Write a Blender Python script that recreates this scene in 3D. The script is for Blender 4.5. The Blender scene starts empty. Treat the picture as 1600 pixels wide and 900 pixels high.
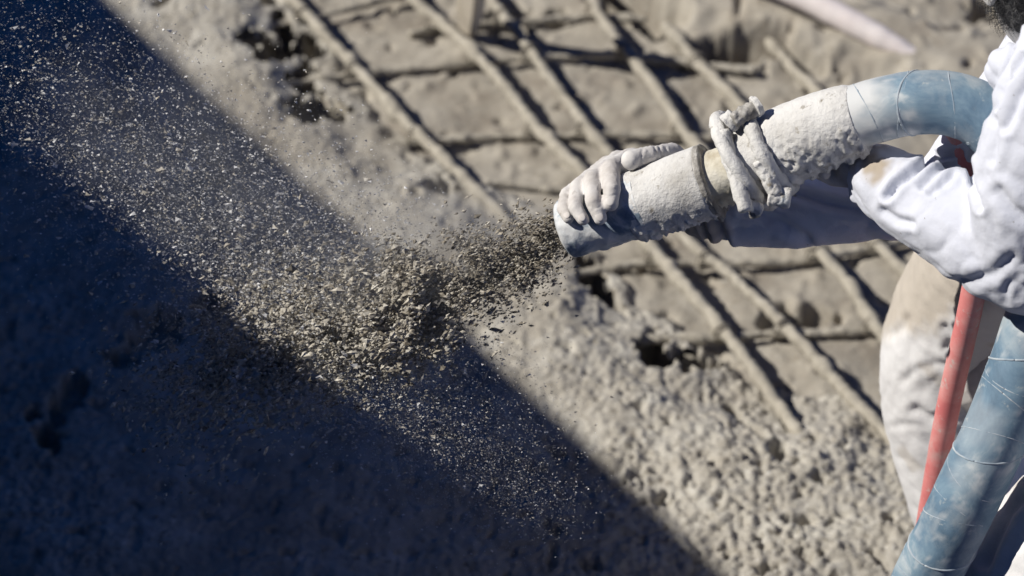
import bpy, bmesh, math, random
import numpy as np
from mathutils import Vector, Matrix

sc = bpy.context.scene
COL = sc.collection
R = math.radians

# ------------------------------------------------------------------ camera
CAM_H = 3.2
PITCH = R(42.0)
LENS = 105.0
cam_data = bpy.data.cameras.new("camera")
cam = bpy.data.objects.new("camera", cam_data)
COL.objects.link(cam)
cam.location = (0, 0, CAM_H)
cam.rotation_euler = (math.pi / 2 - PITCH, 0, 0)
cam_data.lens = LENS
cam_data.sensor_width = 36.0
cam_data.clip_start = 0.05
cam_data.clip_end = 2000.0
cam_data.dof.use_dof = True
cam_data.dof.focus_distance = 3.48
cam_data.dof.aperture_fstop = 4.0
sc.camera = cam

# ------------------------------------------------------------------ sun and sky
SUN_EL = R(40.0)
SUN_TRAVEL = Vector((1.0, -0.05, 0.0)).normalized()          # horizontal travel of the light
sun_dir = Vector((SUN_TRAVEL.x * math.cos(SUN_EL), SUN_TRAVEL.y * math.cos(SUN_EL), -math.sin(SUN_EL)))
world = bpy.data.worlds.new("World")
sc.world = world
world.use_nodes = True
wn = world.node_tree
bg = wn.nodes["Background"]
sky = wn.nodes.new("ShaderNodeTexSky")
sky.sky_type = 'NISHITA'
sky.sun_disc = False
sky.sun_elevation = SUN_EL
sky.sun_rotation = math.atan2(-SUN_TRAVEL.x, -SUN_TRAVEL.y)
sky.altitude = 3000
sky.air_density = 0.7
sky.dust_density = 0.0
sky.ozone_density = 10.0
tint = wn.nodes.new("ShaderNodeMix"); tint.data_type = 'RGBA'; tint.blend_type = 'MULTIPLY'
tint.inputs[0].default_value = 1.0; tint.inputs[7].default_value = (.14, .68, 1.15, 1)      # even blue tint laid over the sky colour to turn the shade bluer
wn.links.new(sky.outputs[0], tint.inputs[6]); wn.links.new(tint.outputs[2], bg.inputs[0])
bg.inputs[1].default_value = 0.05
sun_data = bpy.data.lights.new("sun", 'SUN')
sun_data.energy = 5.0
sun_data.angle = R(0.5)
sun_data.color = (1.0, 0.95, 0.87)
sun = bpy.data.objects.new("sun", sun_data)
COL.objects.link(sun)
sun.location = (-3, -1, 6)
sun.rotation_euler = sun_dir.to_track_quat('-Z', 'Y').to_euler()
sc.view_settings.view_transform = 'Standard'
sc.view_settings.look = 'None'
sc.view_settings.exposure = 0.0
sc.view_settings.gamma = 1.0
sc.cycles.use_denoising = True
sc.cycles.max_bounces = 6
sc.cycles.diffuse_bounces = 2
sc.cycles.volume_bounces = 0

# ------------------------------------------------------------------ pixel helpers (1600 x 900 photograph)
K = 36.0 / LENS / 1600.0
CP, SP = math.cos(PITCH), math.sin(PITCH)
FW = np.array([0, CP, -SP]); UP = np.array([0, SP, CP]); RT = np.array([1.0, 0, 0])
CAMP = np.array([0, 0, CAM_H])

def P(px, py, d):
    """Point at depth d (metres along the view axis) seen at photo pixel (px, py)."""
    return CAMP + d * (FW + (px - 800) * K * RT + (450 - py) * K * UP)

def G(px, py, z=0.0):
    """Point on the level plane z seen at photo pixel (px, py); arrays allowed."""
    px = np.asarray(px, float); py = np.asarray(py, float); z = np.asarray(z, float)
    rz = -SP + (450 - py) * K * CP
    t = (z - CAM_H) / rz
    return np.stack([t * (px - 800) * K, t * (CP + (450 - py) * K * SP), z + 0 * t], -1)

def PROJ(v):
    r = np.asarray(v) - CAMP
    d = r @ FW
    return 800 + (r @ RT) / d / K, 450 - (r @ UP) / d / K, d

# ------------------------------------------------------------------ numpy noise
_rng = np.random.default_rng(7)
_perm = np.concatenate([_rng.permutation(256)] * 3).astype(np.int32)
_grad = _rng.normal(size=(256, 3)).astype(np.float32)
_grad /= np.linalg.norm(_grad, axis=1, keepdims=True)

def pnoise(p):
    p = np.asarray(p, np.float32)
    i = np.floor(p).astype(np.int32); f = p - i
    u = f * f * f * (f * (f * 6 - 15) + 10)
    i &= 255
    res = 0
    for dx in (0, 1):
        wx = u[..., 0] if dx else 1 - u[..., 0]
        for dy in (0, 1):
            wy = u[..., 1] if dy else 1 - u[..., 1]
            for dz in (0, 1):
                wz = u[..., 2] if dz else 1 - u[..., 2]
                h = _perm[_perm[_perm[(i[..., 0] + dx) & 255] + ((i[..., 1] + dy) & 255)] + ((i[..., 2] + dz) & 255)]
                g = _grad[h]
                res = res + wx * wy * wz * (g[..., 0] * (f[..., 0] - dx) + g[..., 1] * (f[..., 1] - dy) + g[..., 2] * (f[..., 2] - dz))
    return res * 1.6

def fbm(p, oct=4, gain=0.5):
    a, s, r = 1.0, 1.0, 0
    for k in range(oct):
        r = r + a * pnoise(np.asarray(p) * s + 17.3 * k)
        a *= gain; s *= 2.03
    return r

def smooth(a, b, x):
    t = np.clip((x - a) / (b - a), 0, 1)
    return t * t * (3 - 2 * t)

# ------------------------------------------------------------------ materials
def material(name, stops, scale=8.0, detail=6.0, rough=0.85, bumps=(), spec=0.3, sheen=0.0, coord='Object', stretch=None, subs=0.0, dirt=None, dist=0.0):
    """Procedural colour from a noise ramp (stops = [(pos, rgb)...]) and bumps [(scale, strength, distance)]."""
    m = bpy.data.materials.new(name)
    m.use_nodes = True
    nt = m.node_tree; N = nt.nodes; L = nt.links
    b = N["Principled BSDF"]
    b.inputs["Roughness"].default_value = rough
    b.inputs["Specular IOR Level"].default_value = spec
    if sheen: b.inputs["Sheen Weight"].default_value = sheen
    tc = N.new("ShaderNodeTexCoord")
    vec = tc.outputs[coord]
    if stretch:
        mp = N.new("ShaderNodeMapping"); mp.inputs["Scale"].default_value = stretch
        L.new(vec, mp.inputs[0]); vec = mp.outputs[0]
    nz = N.new("ShaderNodeTexNoise")
    nz.inputs["Scale"].default_value = scale; nz.inputs["Detail"].default_value = detail; nz.inputs["Distortion"].default_value = dist
    nz.inputs["Roughness"].default_value = 0.62
    L.new(vec, nz.inputs["Vector"])
    rp = N.new("ShaderNodeValToRGB")
    el = rp.color_ramp.elements
    while len(el) < len(stops): el.new(0.5)
    for e, (p, c) in zip(el, stops):
        e.position = p; e.color = (*c, 1)
    L.new(nz.outputs[0], rp.inputs[0])
    colour = rp.outputs[0]
    if dirt:                                  # (scale, lo, hi, rgb): stains of their own shape
        for (s, lo, hi, c) in dirt:
            n2 = N.new("ShaderNodeTexNoise"); n2.inputs["Scale"].default_value = s; n2.inputs["Detail"].default_value = 8
            n2.inputs["Roughness"].default_value = 0.65
            L.new(vec, n2.inputs["Vector"])
            r2 = N.new("ShaderNodeMapRange"); r2.inputs[1].default_value = lo; r2.inputs[2].default_value = hi
            L.new(n2.outputs[0], r2.inputs[0])
            mx = N.new("ShaderNodeMix"); mx.data_type = 'RGBA'
            L.new(r2.outputs[0], mx.inputs[0]); L.new(colour, mx.inputs[6]); mx.inputs[7].default_value = (*c, 1)
            colour = mx.outputs[2]
    L.new(colour, b.inputs["Base Color"])
    prev = None
    for (s, st, d) in bumps:
        n3 = N.new("ShaderNodeTexNoise"); n3.inputs["Scale"].default_value = s; n3.inputs["Detail"].default_value = 6
        n3.inputs["Roughness"].default_value = 0.6
        L.new(vec, n3.inputs["Vector"])
        bp = N.new("ShaderNodeBump"); bp.inputs["Strength"].default_value = st; bp.inputs["Distance"].default_value = d
        L.new(n3.outputs[0], bp.inputs["Height"])
        if prev: L.new(prev.outputs[0], bp.inputs["Normal"])
        prev = bp
    if prev: L.new(prev.outputs[0], b.inputs["Normal"])
    return m

def attr_mix(m, attr, rgb):
    """Mix a plain colour over a material where the mesh attribute (a stain, a fibre wear) is high."""
    nt = m.node_tree; N = nt.nodes; L = nt.links
    b = N["Principled BSDF"]
    src = b.inputs["Base Color"].links[0].from_socket
    a = N.new("ShaderNodeAttribute"); a.attribute_name = attr
    mx = N.new("ShaderNodeMix"); mx.data_type = 'RGBA'
    L.new(a.outputs["Fac"], mx.inputs[0]); L.new(src, mx.inputs[6]); mx.inputs[7].default_value = (*rgb, 1)
    L.new(mx.outputs[2], b.inputs["Base Color"])
    return m

M = {}
M['soil'] = material("soil", [(0.34, (.27, .24, .20)), (0.5, (.36, .33, .28)), (0.66, (.43, .40, .345))], 9, 8, .95, [(60, .25, .01), (220, .3, .004)], .15, dirt=[(28, .60, .72, (.26, .23, .185)), (70, .62, .70, (.48, .455, .40))])
M['concrete'] = material("fresh_concrete", [(0.34, (.36, .335, .29)), (0.5, (.435, .41, .36)), (0.66, (.50, .48, .43))], 16, 8, .9, [(90, .45, .008), (300, .35, .003)], .2, dirt=[(60, .56, .66, (.25, .225, .185)), (85, .60, .68, (.60, .585, .545)), (3.5, .50, .64, (.345, .315, .265))])
M['bar'] = material("crusted_steel", [(0.3, (.30, .275, .23)), (0.55, (.41, .38, .32)), (0.75, (.48, .45, .39))], 30, 7, .9, [(160, .5, .004)], .2)
M['crust'] = material("cement_crust", [(0.30, (.50, .485, .455)), (0.45, (.64, .63, .61)), (0.62, (.72, .715, .70))], 22, 9, .92, [(140, .55, .004), (420, .45, .002)], .15,
                      dirt=[(60, .60, .70, (.30, .27, .22)), (17, .60, .68, (.45, .50, .545))])
M['crust_dark'] = material("wet_crust", [(0.34, (.20, .19, .175)), (0.52, (.36, .345, .32)), (0.66, (.58, .565, .54))], 60, 9, .85, [(180, .7, .004)], .2)
M['neck'] = material("stained_steel", [(0.3, (.38, .33, .24)), (0.5, (.60, .57, .48)), (0.7, (.68, .66, .60))], 30, 8, .85, [(160, .5, .003)], .2)
M['tip'] = material("dusty_pipe", [(0.37, (.19, .25, .32)), (0.44, (.34, .40, .46)), (0.49, (.60, .63, .65)), (0.62, (.72, .72, .72))], 26, 9, .6, [(200, .4, .002)], .35, dist=.6)
M['hose'] = material("rubber_hose", [(0.34, (.10, .165, .235)), (0.46, (.14, .225, .31)), (0.56, (.20, .295, .375)), (0.68, (.44, .50, .53))], 13, 9, .62, [(60, .15, .002), (300, .2, .001)], .3,
                     dirt=[(5, .52, .66, (.40, .45, .48)), (8, .60, .70, (.15, .21, .245)), (45, .62, .70, (.42, .46, .47))], dist=.8)
M['band'] = material("hose_band", [(0.35, (.26, .33, .40)), (0.65, (.50, .54, .57))], 40, 6, .7, [(200, .3, .001)], .3)
M['red'] = material("red_rubber", [(0.34, (.66, .19, .19)), (0.5, (.73, .26, .25)), (0.66, (.76, .38, .36))], 22, 8, .5, [(200, .15, .001)], .4,
                    dirt=[(70, .58, .68, (.66, .50, .47)), (18, .56, .70, (.64, .38, .36))])
M['shirt'] = material("white_cotton", [(0.34, (.62, .645, .725)), (0.5, (.675, .70, .785)), (0.66, (.71, .735, .82))], 6, 7, .95, [(28, .25, .007), (110, .22, .0025), (900, .3, .0008)], .1, sheen=.15,
                      dirt=[(26, .66, .74, (.56, .53, .49)), (75, .675, .70, (.26, .25, .24))])
M['trousers'] = material("white_drill", [(0.34, (.68, .675, .68)), (0.5, (.75, .748, .755)), (0.66, (.79, .79, .80))], 7, 7, .95, [(30, .2, .007), (95, .2, .0025), (700, .3, .0008)], .1, sheen=.1,
                         dirt=[(24, .68, .78, (.58, .54, .49))])
attr_mix(M['trousers'], "stain", (.50, .45, .385))
attr_mix(M['shirt'], "stain", (.42, .36, .29))
M['skin'] = material("dusty_skin", [(0.34, (.52, .49, .465)), (0.5, (.63, .605, .585)), (0.66, (.70, .685, .67))], 30, 7, .85, [(160, .3, .002), (600, .3, .0008)], .2, dirt=[(75, .63, .70, (.44, .41, .375))])
M['nail'] = material("dusty_nail", [(0.3, (.60, .56, .53)), (0.7, (.70, .68, .66))], 60, 4, .6, [], .3)
M['hair'] = material("grey_hair", [(0.35, (.015, .015, .017)), (0.55, (.04, .04, .043)), (0.72, (.25, .25, .25))], 90, 5, .7, [], .4)
M['boot'] = material("dusty_boot", [(0.35, (.10, .085, .07)), (0.65, (.28, .25, .21))], 18, 7, .8, [(90, .3, .004)], .3)
M['grain'] = material("sprayed_mix", [(0.34, (.34, .31, .26)), (0.5, (.50, .465, .40)), (0.66, (.64, .61, .54))], 140, 3, .9, [], .2)
M['wet_grain'] = material("wet_sprayed_mix", [(0.34, (.15, .125, .095)), (0.5, (.28, .25, .20)), (0.66, (.46, .42, .35))], 110, 3, .85, [], .25)
M['mote'] = material("bright_motes", [(0.3, (.62, .62, .62)), (0.7, (.80, .80, .80))], 200, 2, .8, [], .3)
M['wood'] = material("pale_wood", [(0.3, (.46, .41, .33)), (0.6, (.58, .53, .45))], 20, 6, .85, [(120, .3, .002)], .2, stretch=(1, 1, .2))
M['stick'] = material("pale_pipe", [(0.3, (.82, .73, .71)), (0.6, (.88, .82, .80))], 14, 6, .7, [(120, .2, .002)], .3)
M['wire'] = material("tie_wire", [(0.35, (.20, .18, .15)), (0.65, (.36, .33, .28))], 80, 4, .8, [], .3)
M['wall'] = material("cast_wall", [(0.3, (.05, .05, .05)), (0.7, (.09, .09, .09))], 3, 8, .9, [(30, .3, .01)], .2)

# ------------------------------------------------------------------ object helpers
def mesh_from(name, verts, faces, mat, parent=None, smooth_=True, mats=None, mat_idx=None):
    """faces: (n,3) or (n,4) int array, or list of such arrays."""
    me = bpy.data.meshes.new(name)
    fl = faces if isinstance(faces, list) else [faces]
    fl = [np.asarray(f, np.int32) for f in fl if len(f)]
    verts = np.asarray(verts, np.float32)
    me.vertices.add(len(verts)); me.vertices.foreach_set("co", verts.ravel())
    loops = np.concatenate([f.ravel() for f in fl])
    tot = np.concatenate([np.full(len(f), f.shape[1], np.int32) for f in fl])
    start = np.concatenate([[0], np.cumsum(tot)[:-1]]).astype(np.int32)
    me.loops.add(len(loops)); me.loops.foreach_set("vertex_index", loops)
    me.polygons.add(len(tot)); me.polygons.foreach_set("loop_start", start); me.polygons.foreach_set("loop_total", tot)
    me.polygons.foreach_set("use_smooth", np.full(len(tot), smooth_, bool))
    if mats:
        for m in mats: me.materials.append(m)
        me.polygons.foreach_set("material_index", np.asarray(mat_idx, np.int32))
    else:
        me.materials.append(mat)
    me.update(calc_edges=True)
    me.validate()
    o = bpy.data.objects.new(name, me)
    COL.objects.link(o)
    if parent is not None: o.parent = parent
    return o

def tag(o, label=None, cat=None, group=None, kind=None):
    if label: o["label"] = label
    if cat: o["category"] = cat
    if group: o["group"] = group
    if kind: o["kind"] = kind
    return o

def add_attr(o, name, vals):
    a = o.data.attributes.new(name, 'FLOAT', 'POINT')
    a.data.foreach_set("value", np.asarray(vals, np.float32))

def spline(pts, n):
    """Catmull-Rom through pts (m,k), resampled to n points evenly along its length."""
    p = np.asarray(pts, float)
    q = np.vstack([2 * p[0] - p[1], p, 2 * p[-1] - p[-2]])
    out = []
    for i in range(1, len(q) - 2):
        t = np.linspace(0, 1, 24, endpoint=False)[:, None]
        a, b, c, d = q[i - 1], q[i], q[i + 1], q[i + 2]
        out.append(.5 * (2 * b + (c - a) * t + (2 * a - 5 * b + 4 * c - d) * t ** 2 + (3 * b - a - 3 * c + d) * t ** 3))
    out = np.vstack(out + [p[-1:]])
    s = np.concatenate([[0], np.cumsum(np.linalg.norm(np.diff(out[:, :3], axis=0), axis=1))])
    u = np.linspace(0, s[-1], n)
    return np.stack([np.interp(u, s, out[:, k]) for k in range(out.shape[1])], 1), u

def frames(c):
    t = np.gradient(c, axis=0); t /= np.linalg.norm(t, axis=1, keepdims=True)
    n = np.zeros_like(c)
    a = np.cross(t[0], [0, 0, 1.0])
    if np.linalg.norm(a) < 1e-3: a = np.cross(t[0], [1.0, 0, 0])
    n[0] = a / np.linalg.norm(a)
    for i in range(1, len(c)):
        v = n[i - 1] - t[i] * (n[i - 1] @ t[i]); n[i] = v / np.linalg.norm(v)
    return t, n, np.cross(t, n)

def tube_arrays(c, rad, seg=24, disp=None, caps=True):
    """c (n,3), rad (n,) or scalar; disp(points, s index grid, theta grid, normals) -> offset along the normal."""
    c = np.asarray(c, float); n = len(c)
    rad = np.broadcast_to(np.asarray(rad, float), (n,))
    t, a, b = frames(c)
    th = np.linspace(0, 2 * np.pi, seg, endpoint=False)
    nor = a[:, None] * np.cos(th)[None, :, None] + b[:, None] * np.sin(th)[None, :, None]
    v = c[:, None] + nor * rad[:, None, None]
    if disp is not None:
        v = v + nor * disp(v, nor)[..., None]
    v = v.reshape(-1, 3)
    i, j = np.meshgrid(np.arange(n - 1), np.arange(seg), indexing='ij')
    j2 = (j + 1) % seg
    f = np.stack([i * seg + j, i * seg + j2, (i + 1) * seg + j2, (i + 1) * seg + j], -1).reshape(-1, 4)
    fl = [f]
    if caps:
        v = np.vstack([v, c[:1], c[-1:]])
        k = np.arange(seg)
        fl.append(np.stack([np.full(seg, n * seg), (k + 1) % seg, k], 1))
        fl.append(np.stack([np.full(seg, n * seg + 1), (n - 1) * seg + k, (n - 1) * seg + (k + 1) % seg], 1))
    return v, fl

def merge(parts):
    vs, q, t, o = [], [], [], 0
    for v, fl in parts:
        vs.append(v)
        for f in (fl if isinstance(fl, list) else [fl]):
            (q if f.shape[1] == 4 else t).append(np.asarray(f) + o)
        o += len(v)
    return np.vstack(vs), ([np.vstack(q)] if q else []) + ([np.vstack(t)] if t else [])

def seg_dist(xy, poly):
    """Distance of points (n,2) to a polyline."""
    best = np.full(len(xy), 1e9)
    for a, b in zip(poly[:-1], poly[1:]):
        a = np.asarray(a, float); b = np.asarray(b, float); ab = b - a
        t = np.clip(((xy - a) @ ab) / (ab @ ab + 1e-12), 0, 1)
        best = np.minimum(best, np.linalg.norm(xy - a - t[:, None] * ab, axis=1))
    return best

# ------------------------------------------------------------------ ground, sprayed layer, wall
EDGE_PX = [(250, -190), (300, -60), (425, 10), (492, 75), (545, 165), (592, 238), (690, 284), (790, 325), (900, 410), (972, 472), (1062, 545),
           (1140, 612), (1230, 655), (1330, 668), (1420, 705), (1560, 770), (1800, 880), (2300, 1100)]
EDGE = np.array([G(x, y)[:2] for x, y in EDGE_PX])
HOLLOWS = [  # (px, py, half size px along, across, angle deg, depth m): hollows and gaps, most along the ragged edge of the spray
    (404, 92, 34, 18, 10, .075), (430, 108, 44, 20, 0, .09), (452, 76, 18, 24, 0, .09), (478, 92, 30, 32, 80, .10), (494, 198, 46, 20, 15, .085), (472, 150, 20, 34, 0, .08), (500, 178, 14, 22, 20, .08), (436, 54, 16, 22, 0, .07), (520, 205, 22, 12, 0, .06), (440, 60, 14, 22, 0, .045),
    (300, 4, 60, 15, -5, .06), (256, 44, 14, 9, 30, .03), (424, 14, 16, 16, 0, .04), (690, 312, 34, 18, 10, .026),
    (985, 18, 60, 15, -28, .06), (1060, 48, 26, 9, -25, .04), (1150, 92, 62, 13, 2, .06), (1260, 112, 50, 9, -20, .04),
    (930, 452, 20, 40, 20, .07), (960, 492, 34, 8, -30, .04), (1022, 560, 22, 34, 20, .065), (1066, 580, 54, 20, 8, .065), (1120, 568, 40, 8, -8, .035), (1066, 603, 16, 8, 0, .03),
    (1262, 496, 42, 18, -5, .045), (1202, 494, 14, 20, 20, .04), (1145, 668, 12, 28, 25, .045), (1172, 700, 24, 8, -40, .03),
    (1216, 742, 13, 13, 0, .03), 
    (1000, 420, 40, 7, 10, .03), (1250, 860, 16, 8, 0, .02), (870, 30, 30, 10, 10, .05), (800, 30, 34, 20, 0, .05), (1540, 12, 30, 14, 0, .05),  # the hollow right of the stake is dug to read as the stake's shadow
    (1500, 50, 9, 12, 0, .025), (1530, 52, 9, 14, 0, .03), (1500, 82, 9, 8, 0, .02),
    (75, 720, 16, 42, 25, .05), (250, 560, 46, 30, 15, .035), (330, 520, 30, 22, 0, .035), (200, 600, 30, 18, 20, .03), (120, 650, 20, 20, 0, .03), (90, 690, 16, 22, 0, .035),
]

def hollow_field(px, py, n1, voids=False, grow=1.0):
    h = np.zeros_like(px)
    for (cx, cy, a, b, ang, dep) in HOLLOWS:
        if (dep >= .06) != voids: continue
        a, b = a * grow, b * grow
        dx, dy = px - cx, py - cy
        sel = np.abs(dx) + np.abs(dy) < 5 * max(a, b)
        if not sel.any(): continue
        c, s = math.cos(R(ang)), math.sin(R(ang))
        u = (dx[sel] * c - dy[sel] * s) / a; w = (dx[sel] * s + dy[sel] * c) / b
        r = np.sqrt(u * u + w * w) + .8 * n1[sel]
        h[sel] = np.maximum(h[sel], dep * smooth(1.12, .72, r))
    return h

def axis_coords(lo, hi, step, out_lo, out_hi):
    core = np.arange(lo, hi + step / 2, step)
    def grow(end):
        r, d, x = [], step, 0.0
        while x < end:
            d *= 1.35; x += d; r.append(min(x, end))
        return np.array(r)
    return np.concatenate([lo - grow(lo - out_lo)[::-1], core, hi + grow(out_hi - hi)])

def grid_faces(nx, ny, keep=None):
    i, j = np.meshgrid(np.arange(nx - 1), np.arange(ny - 1), indexing='ij')
    f = np.stack([i * ny + j, (i + 1) * ny + j, (i + 1) * ny + j + 1, i * ny + j + 1], -1).reshape(-1, 4)
    if keep is not None: f = f[keep[f].any(1)]
    return f

def build_ground():
    xs = axis_coords(-.5, 1.05, .006, -400, 400); ys = axis_coords(2.65, 4.75, .006, -400, 400)
    X, Y = np.meshgrid(xs, ys, indexing='ij'); x = X.ravel(); y = Y.ravel()
    p3 = np.stack([x, y, 0 * x], 1)
    px, py, d = PROJ(p3); px = np.where(d > .5, px, -9e3)
    n1 = fbm(p3 * 22, 3) + .35 * fbm(p3 * 70, 2)
    out = np.maximum.reduce([-.5 - x, x - 1.05, 2.65 - y, y - 4.75, 0 * x]); fade = np.clip(1 - out / .35, .0, 1)
    z = fade * (.011 * fbm(p3 * 5, 3) + .0022 * fbm(p3 * 40, 3))
    near = (np.abs(x) < 2) & (y > 1.5) & (y < 6)
    # raised bank at the top right
    dR = seg_dist(np.stack([px, py], 1), [(1010, -30), (1110, 25), (1250, 60), (1400, 95), (1620, 150)])
    z += np.where(near, .060 * smooth(80, 20, dR + 16 * fbm(p3 * 9 + 4, 3)), 0)
    # small lumps and pocks
    l = pnoise(p3 * 30 + 3.3); z += np.where(near, .006 * smooth(.25, .6, l) - .012 * smooth(.48, .66, pnoise(p3 * 26 + 9.1)), 0)
    z -= np.where(near, hollow_field(px, py, n1), 0)
    z -= np.where(near, 1.6 * hollow_field(px, py, n1 * .3, True, 1.45), 0)
    far = np.hypot(x, y - 3.5); z *= np.clip(1 - (far - 4) / 30, 0.2, 1)
    o = mesh_from("ground", np.stack([x, y, z], 1), grid_faces(len(xs), len(ys)), M['soil'])
    tag(o, kind="structure", label="dry beige earth under the bars")
    return o

def build_layer():
    xs = axis_coords(-1.0, 1.0, .0042, -6, 5); ys = axis_coords(2.68, 4.75, .0044, -2, 8)
    X, Y = np.meshgrid(xs, ys, indexing='ij'); x = X.ravel(); y = Y.ravel()
    p3 = np.stack([x, y, 0 * x], 1)
    poly = np.vstack([EDGE[:1] + (EDGE[0] - EDGE[1]) * 40, EDGE, EDGE[-1:] + (EDGE[-1] - EDGE[-2]) * 20])
    # signed distance to the edge of the spray: positive on the covered side
    dist = seg_dist(p3[:, :2], poly)
    yl = poly[:, 1][::-1]; xl = poly[:, 0][::-1]
    xe = np.interp(y, yl, xl)
    sd = np.where(x < xe, dist, -dist)
    out = np.maximum.reduce([-1.0 - x, x - 1.0, 2.68 - y, y - 4.75, 0 * x]); fade = np.clip(1 - out / .35, 0, 1)     # fine relief only where the sheet is fine
    n1 = fbm(p3 * 22, 3) + .35 * fbm(p3 * 70, 2)
    sdn = sd + fade * .034 * fbm(p3 * 9 + 5, 4)
    z = -.045 + .060 * smooth(-.10, .0, sdn) + .044 * smooth(-.02, .17, sdn)
    px, py, d = PROJ(p3); px = np.where(d > .5, px, -9e3)
    # roughness: coarse lumps, grainy towards the lower right, smoother at the upper left
    rough = np.clip(.45 + .75 * smooth(300, 800, py) * smooth(600, 1000, px) + .25 * smooth(350, 100, px + py * .1) * smooth(250, 600, py), .35, 1.2)
    z += fade * .010 * fbm(p3 * 6 + 2, 3)
    rough = rough * fade
    lowr = smooth(620, 800, py) * smooth(1050, 1250, px)
    lump = pnoise(p3 * 40 + 1.7 + .25 * pnoise(p3 * 17)[:, None]); lump2 = pnoise(p3 * 78 + 4.1)
    vary = np.clip(.75 + .7 * pnoise(p3 * 7 + 6), .35, 1.3)
    z += rough * (vary * (.010 * np.abs(lump) + .0100 * np.abs(lump2)) + .0045 * fbm(p3 * 100, 2))
    pk = pnoise(p3 * 30 + 8.8) + .35 * pnoise(p3 * 75)
    z -= rough * (.013 + .006 * lowr) * smooth(.50 - .10 * lowr, .64 - .08 * lowr, pk)
    z -= hollow_field(px, py, n1) * 1.15
    vf = hollow_field(px, py, n1, True)
    z -= .022 * smooth(.0, .06, vf)
    v = np.stack([x, y, z], 1)
    keep = z > -.036
    keep |= sd > 0
    f = grid_faces(len(xs), len(ys), keep)
    f = f[(vf[f] < .052).all(1)]
    used = np.zeros(len(v), bool); used[f.ravel()] = True
    idx = np.cumsum(used) - 1
    o = mesh_from("sprayed_concrete", v[used], idx[f], M['concrete'])
    tag(o, kind="structure", label="rough fresh concrete layer already sprayed over the bars")
    return o

build_ground()
build_layer()

def box_arrays(c, half, ux, uy, uz):
    s = np.array([(a, b, e) for a in (-1, 1) for b in (-1, 1) for e in (-1, 1)], float)
    v = np.asarray(c) + s[:, :1] * half[0] * ux + s[:, 1:2] * half[1] * uy + s[:, 2:] * half[2] * uz
    f = np.array([(0, 1, 3, 2), (4, 6, 7, 5), (0, 4, 5, 1), (2, 3, 7, 6), (0, 2, 6, 4), (1, 5, 7, 3)])
    return v, [f]

# the wall outside the frame that shades the left of the picture: its top edge casts the straight shadow line
SHADE_A, SHADE_B = G(172, 0, .059)[:2], G(1140, 900, .059)[:2]
WALL_H = 2.3
def build_wall():
    e = SHADE_B - SHADE_A; e /= np.linalg.norm(e)
    tr = np.array([SUN_TRAVEL.x, SUN_TRAVEL.y])
    off = -(WALL_H - .059) / math.tan(SUN_EL) * tr
    nrm = np.array([e[1], -e[0]])
    if nrm @ tr > 0: nrm = -nrm
    mid = SHADE_A + off
    c = np.array([*(mid + nrm * .125 + e * (-1.5)), WALL_H / 2 - .1])
    v, f = box_arrays(c, (7.5, .125, WALL_H / 2 + .1), np.array([*e, 0]), np.array([*nrm, 0]), np.array([0, 0, 1.0]))
    o = mesh_from("wall", v, f, M['wall'], smooth_=False)
    tag(o, kind="structure", label="tall dark wall that shades the left side")
build_wall()

# ------------------------------------------------------------------ reinforcing bars
LONG = [  # (points px, z of the bar's axis, radius, label)
    ([(405, -60), (460, 0), (490, 33), (560, 110), (657, 213), (705, 258), (800, 350)], .032, .0091, "thick crusted bar nearest the shaded side, running under the fresh concrete by the dark hollows"),
    ([(590, -70), (657, 7), (760, 102), (843, 203), (910, 270), (1004, 375), (1074, 451), (1148, 537), (1214, 632), (1290, 730)], .034, .0100, "longest thick crusted bar, passing right behind the hand on the nozzle"),
    ([(722, -70), (777, 10), (817, 63), (863, 127), (930, 213), (1067, 368), (1144, 430), (1253, 537), (1327, 618), (1390, 682), (1470, 770)], .032, .0085, "crusted bar passing under the middle of the nozzle pipe towards the knee"),
    ([(880, -70), (927, 0), (940, 27), (987, 87), (1043, 163), (1100, 240), (1284, 398), (1347, 478), (1395, 545), (1500, 680)], .034, .0094, "thick crusted bar running from the top down behind the clamp to the thigh"),
    ([(1040, 40), (1092, 98), (1146, 152), (1240, 250), (1420, 430), (1560, 570)], .022, .0095, "thin dusty bar half sunk in the earth just above the clamp"),
    ([(1190, 50), (1241, 108), (1273, 138), (1360, 230), (1560, 430)], .016, .009, "faint bar almost buried in the earth above the crusted hose end"),
]
CROSS = [
    ([(400, 44), (430, 37), (487, 27), (533, 17), (620, -6), (700, -30)], .016, .006, "thin cross bar at the upper left corner of the bar mat"),
    ([(430, 134), (453, 130), (567, 115), (650, 108), (727, 99), (857, 90), (973, 88), (1083, 99), (1180, 112)], .014, .0062, "long thin cross bar tied below the small pale stake"),
    ([(520, 232), (547, 230), (657, 221), (783, 213), (863, 210), (940, 210), (1067, 213), (1200, 220)], .012, .006, "thin cross bar passing just above the fingers on the nozzle"),
    ([(760, 284), (800, 287), (900, 298), (1000, 305), (1150, 318)], .010, .006, "short thin cross bar level with the hand, fading into the concrete"),
    ([(880, 432), (903, 428), (1016, 413), (1133, 413), (1210, 410), (1280, 404), (1401, 381), (1520, 360)], .014, .0065, "thin cross bar right below the shaded sleeve"),
    ([(990, 534), (1012, 532), (1129, 529), (1191, 523), (1253, 521), (1366, 517), (1520, 510)], .015, .0068, "lowest thin cross bar, beside the thigh"),
    ([(640, 52), (700, 40), (800, 36), (883, 28), (940, 25), (1010, 30)], .010, .006, "thin cross bar just behind the pale stake at the top"),
]

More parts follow.
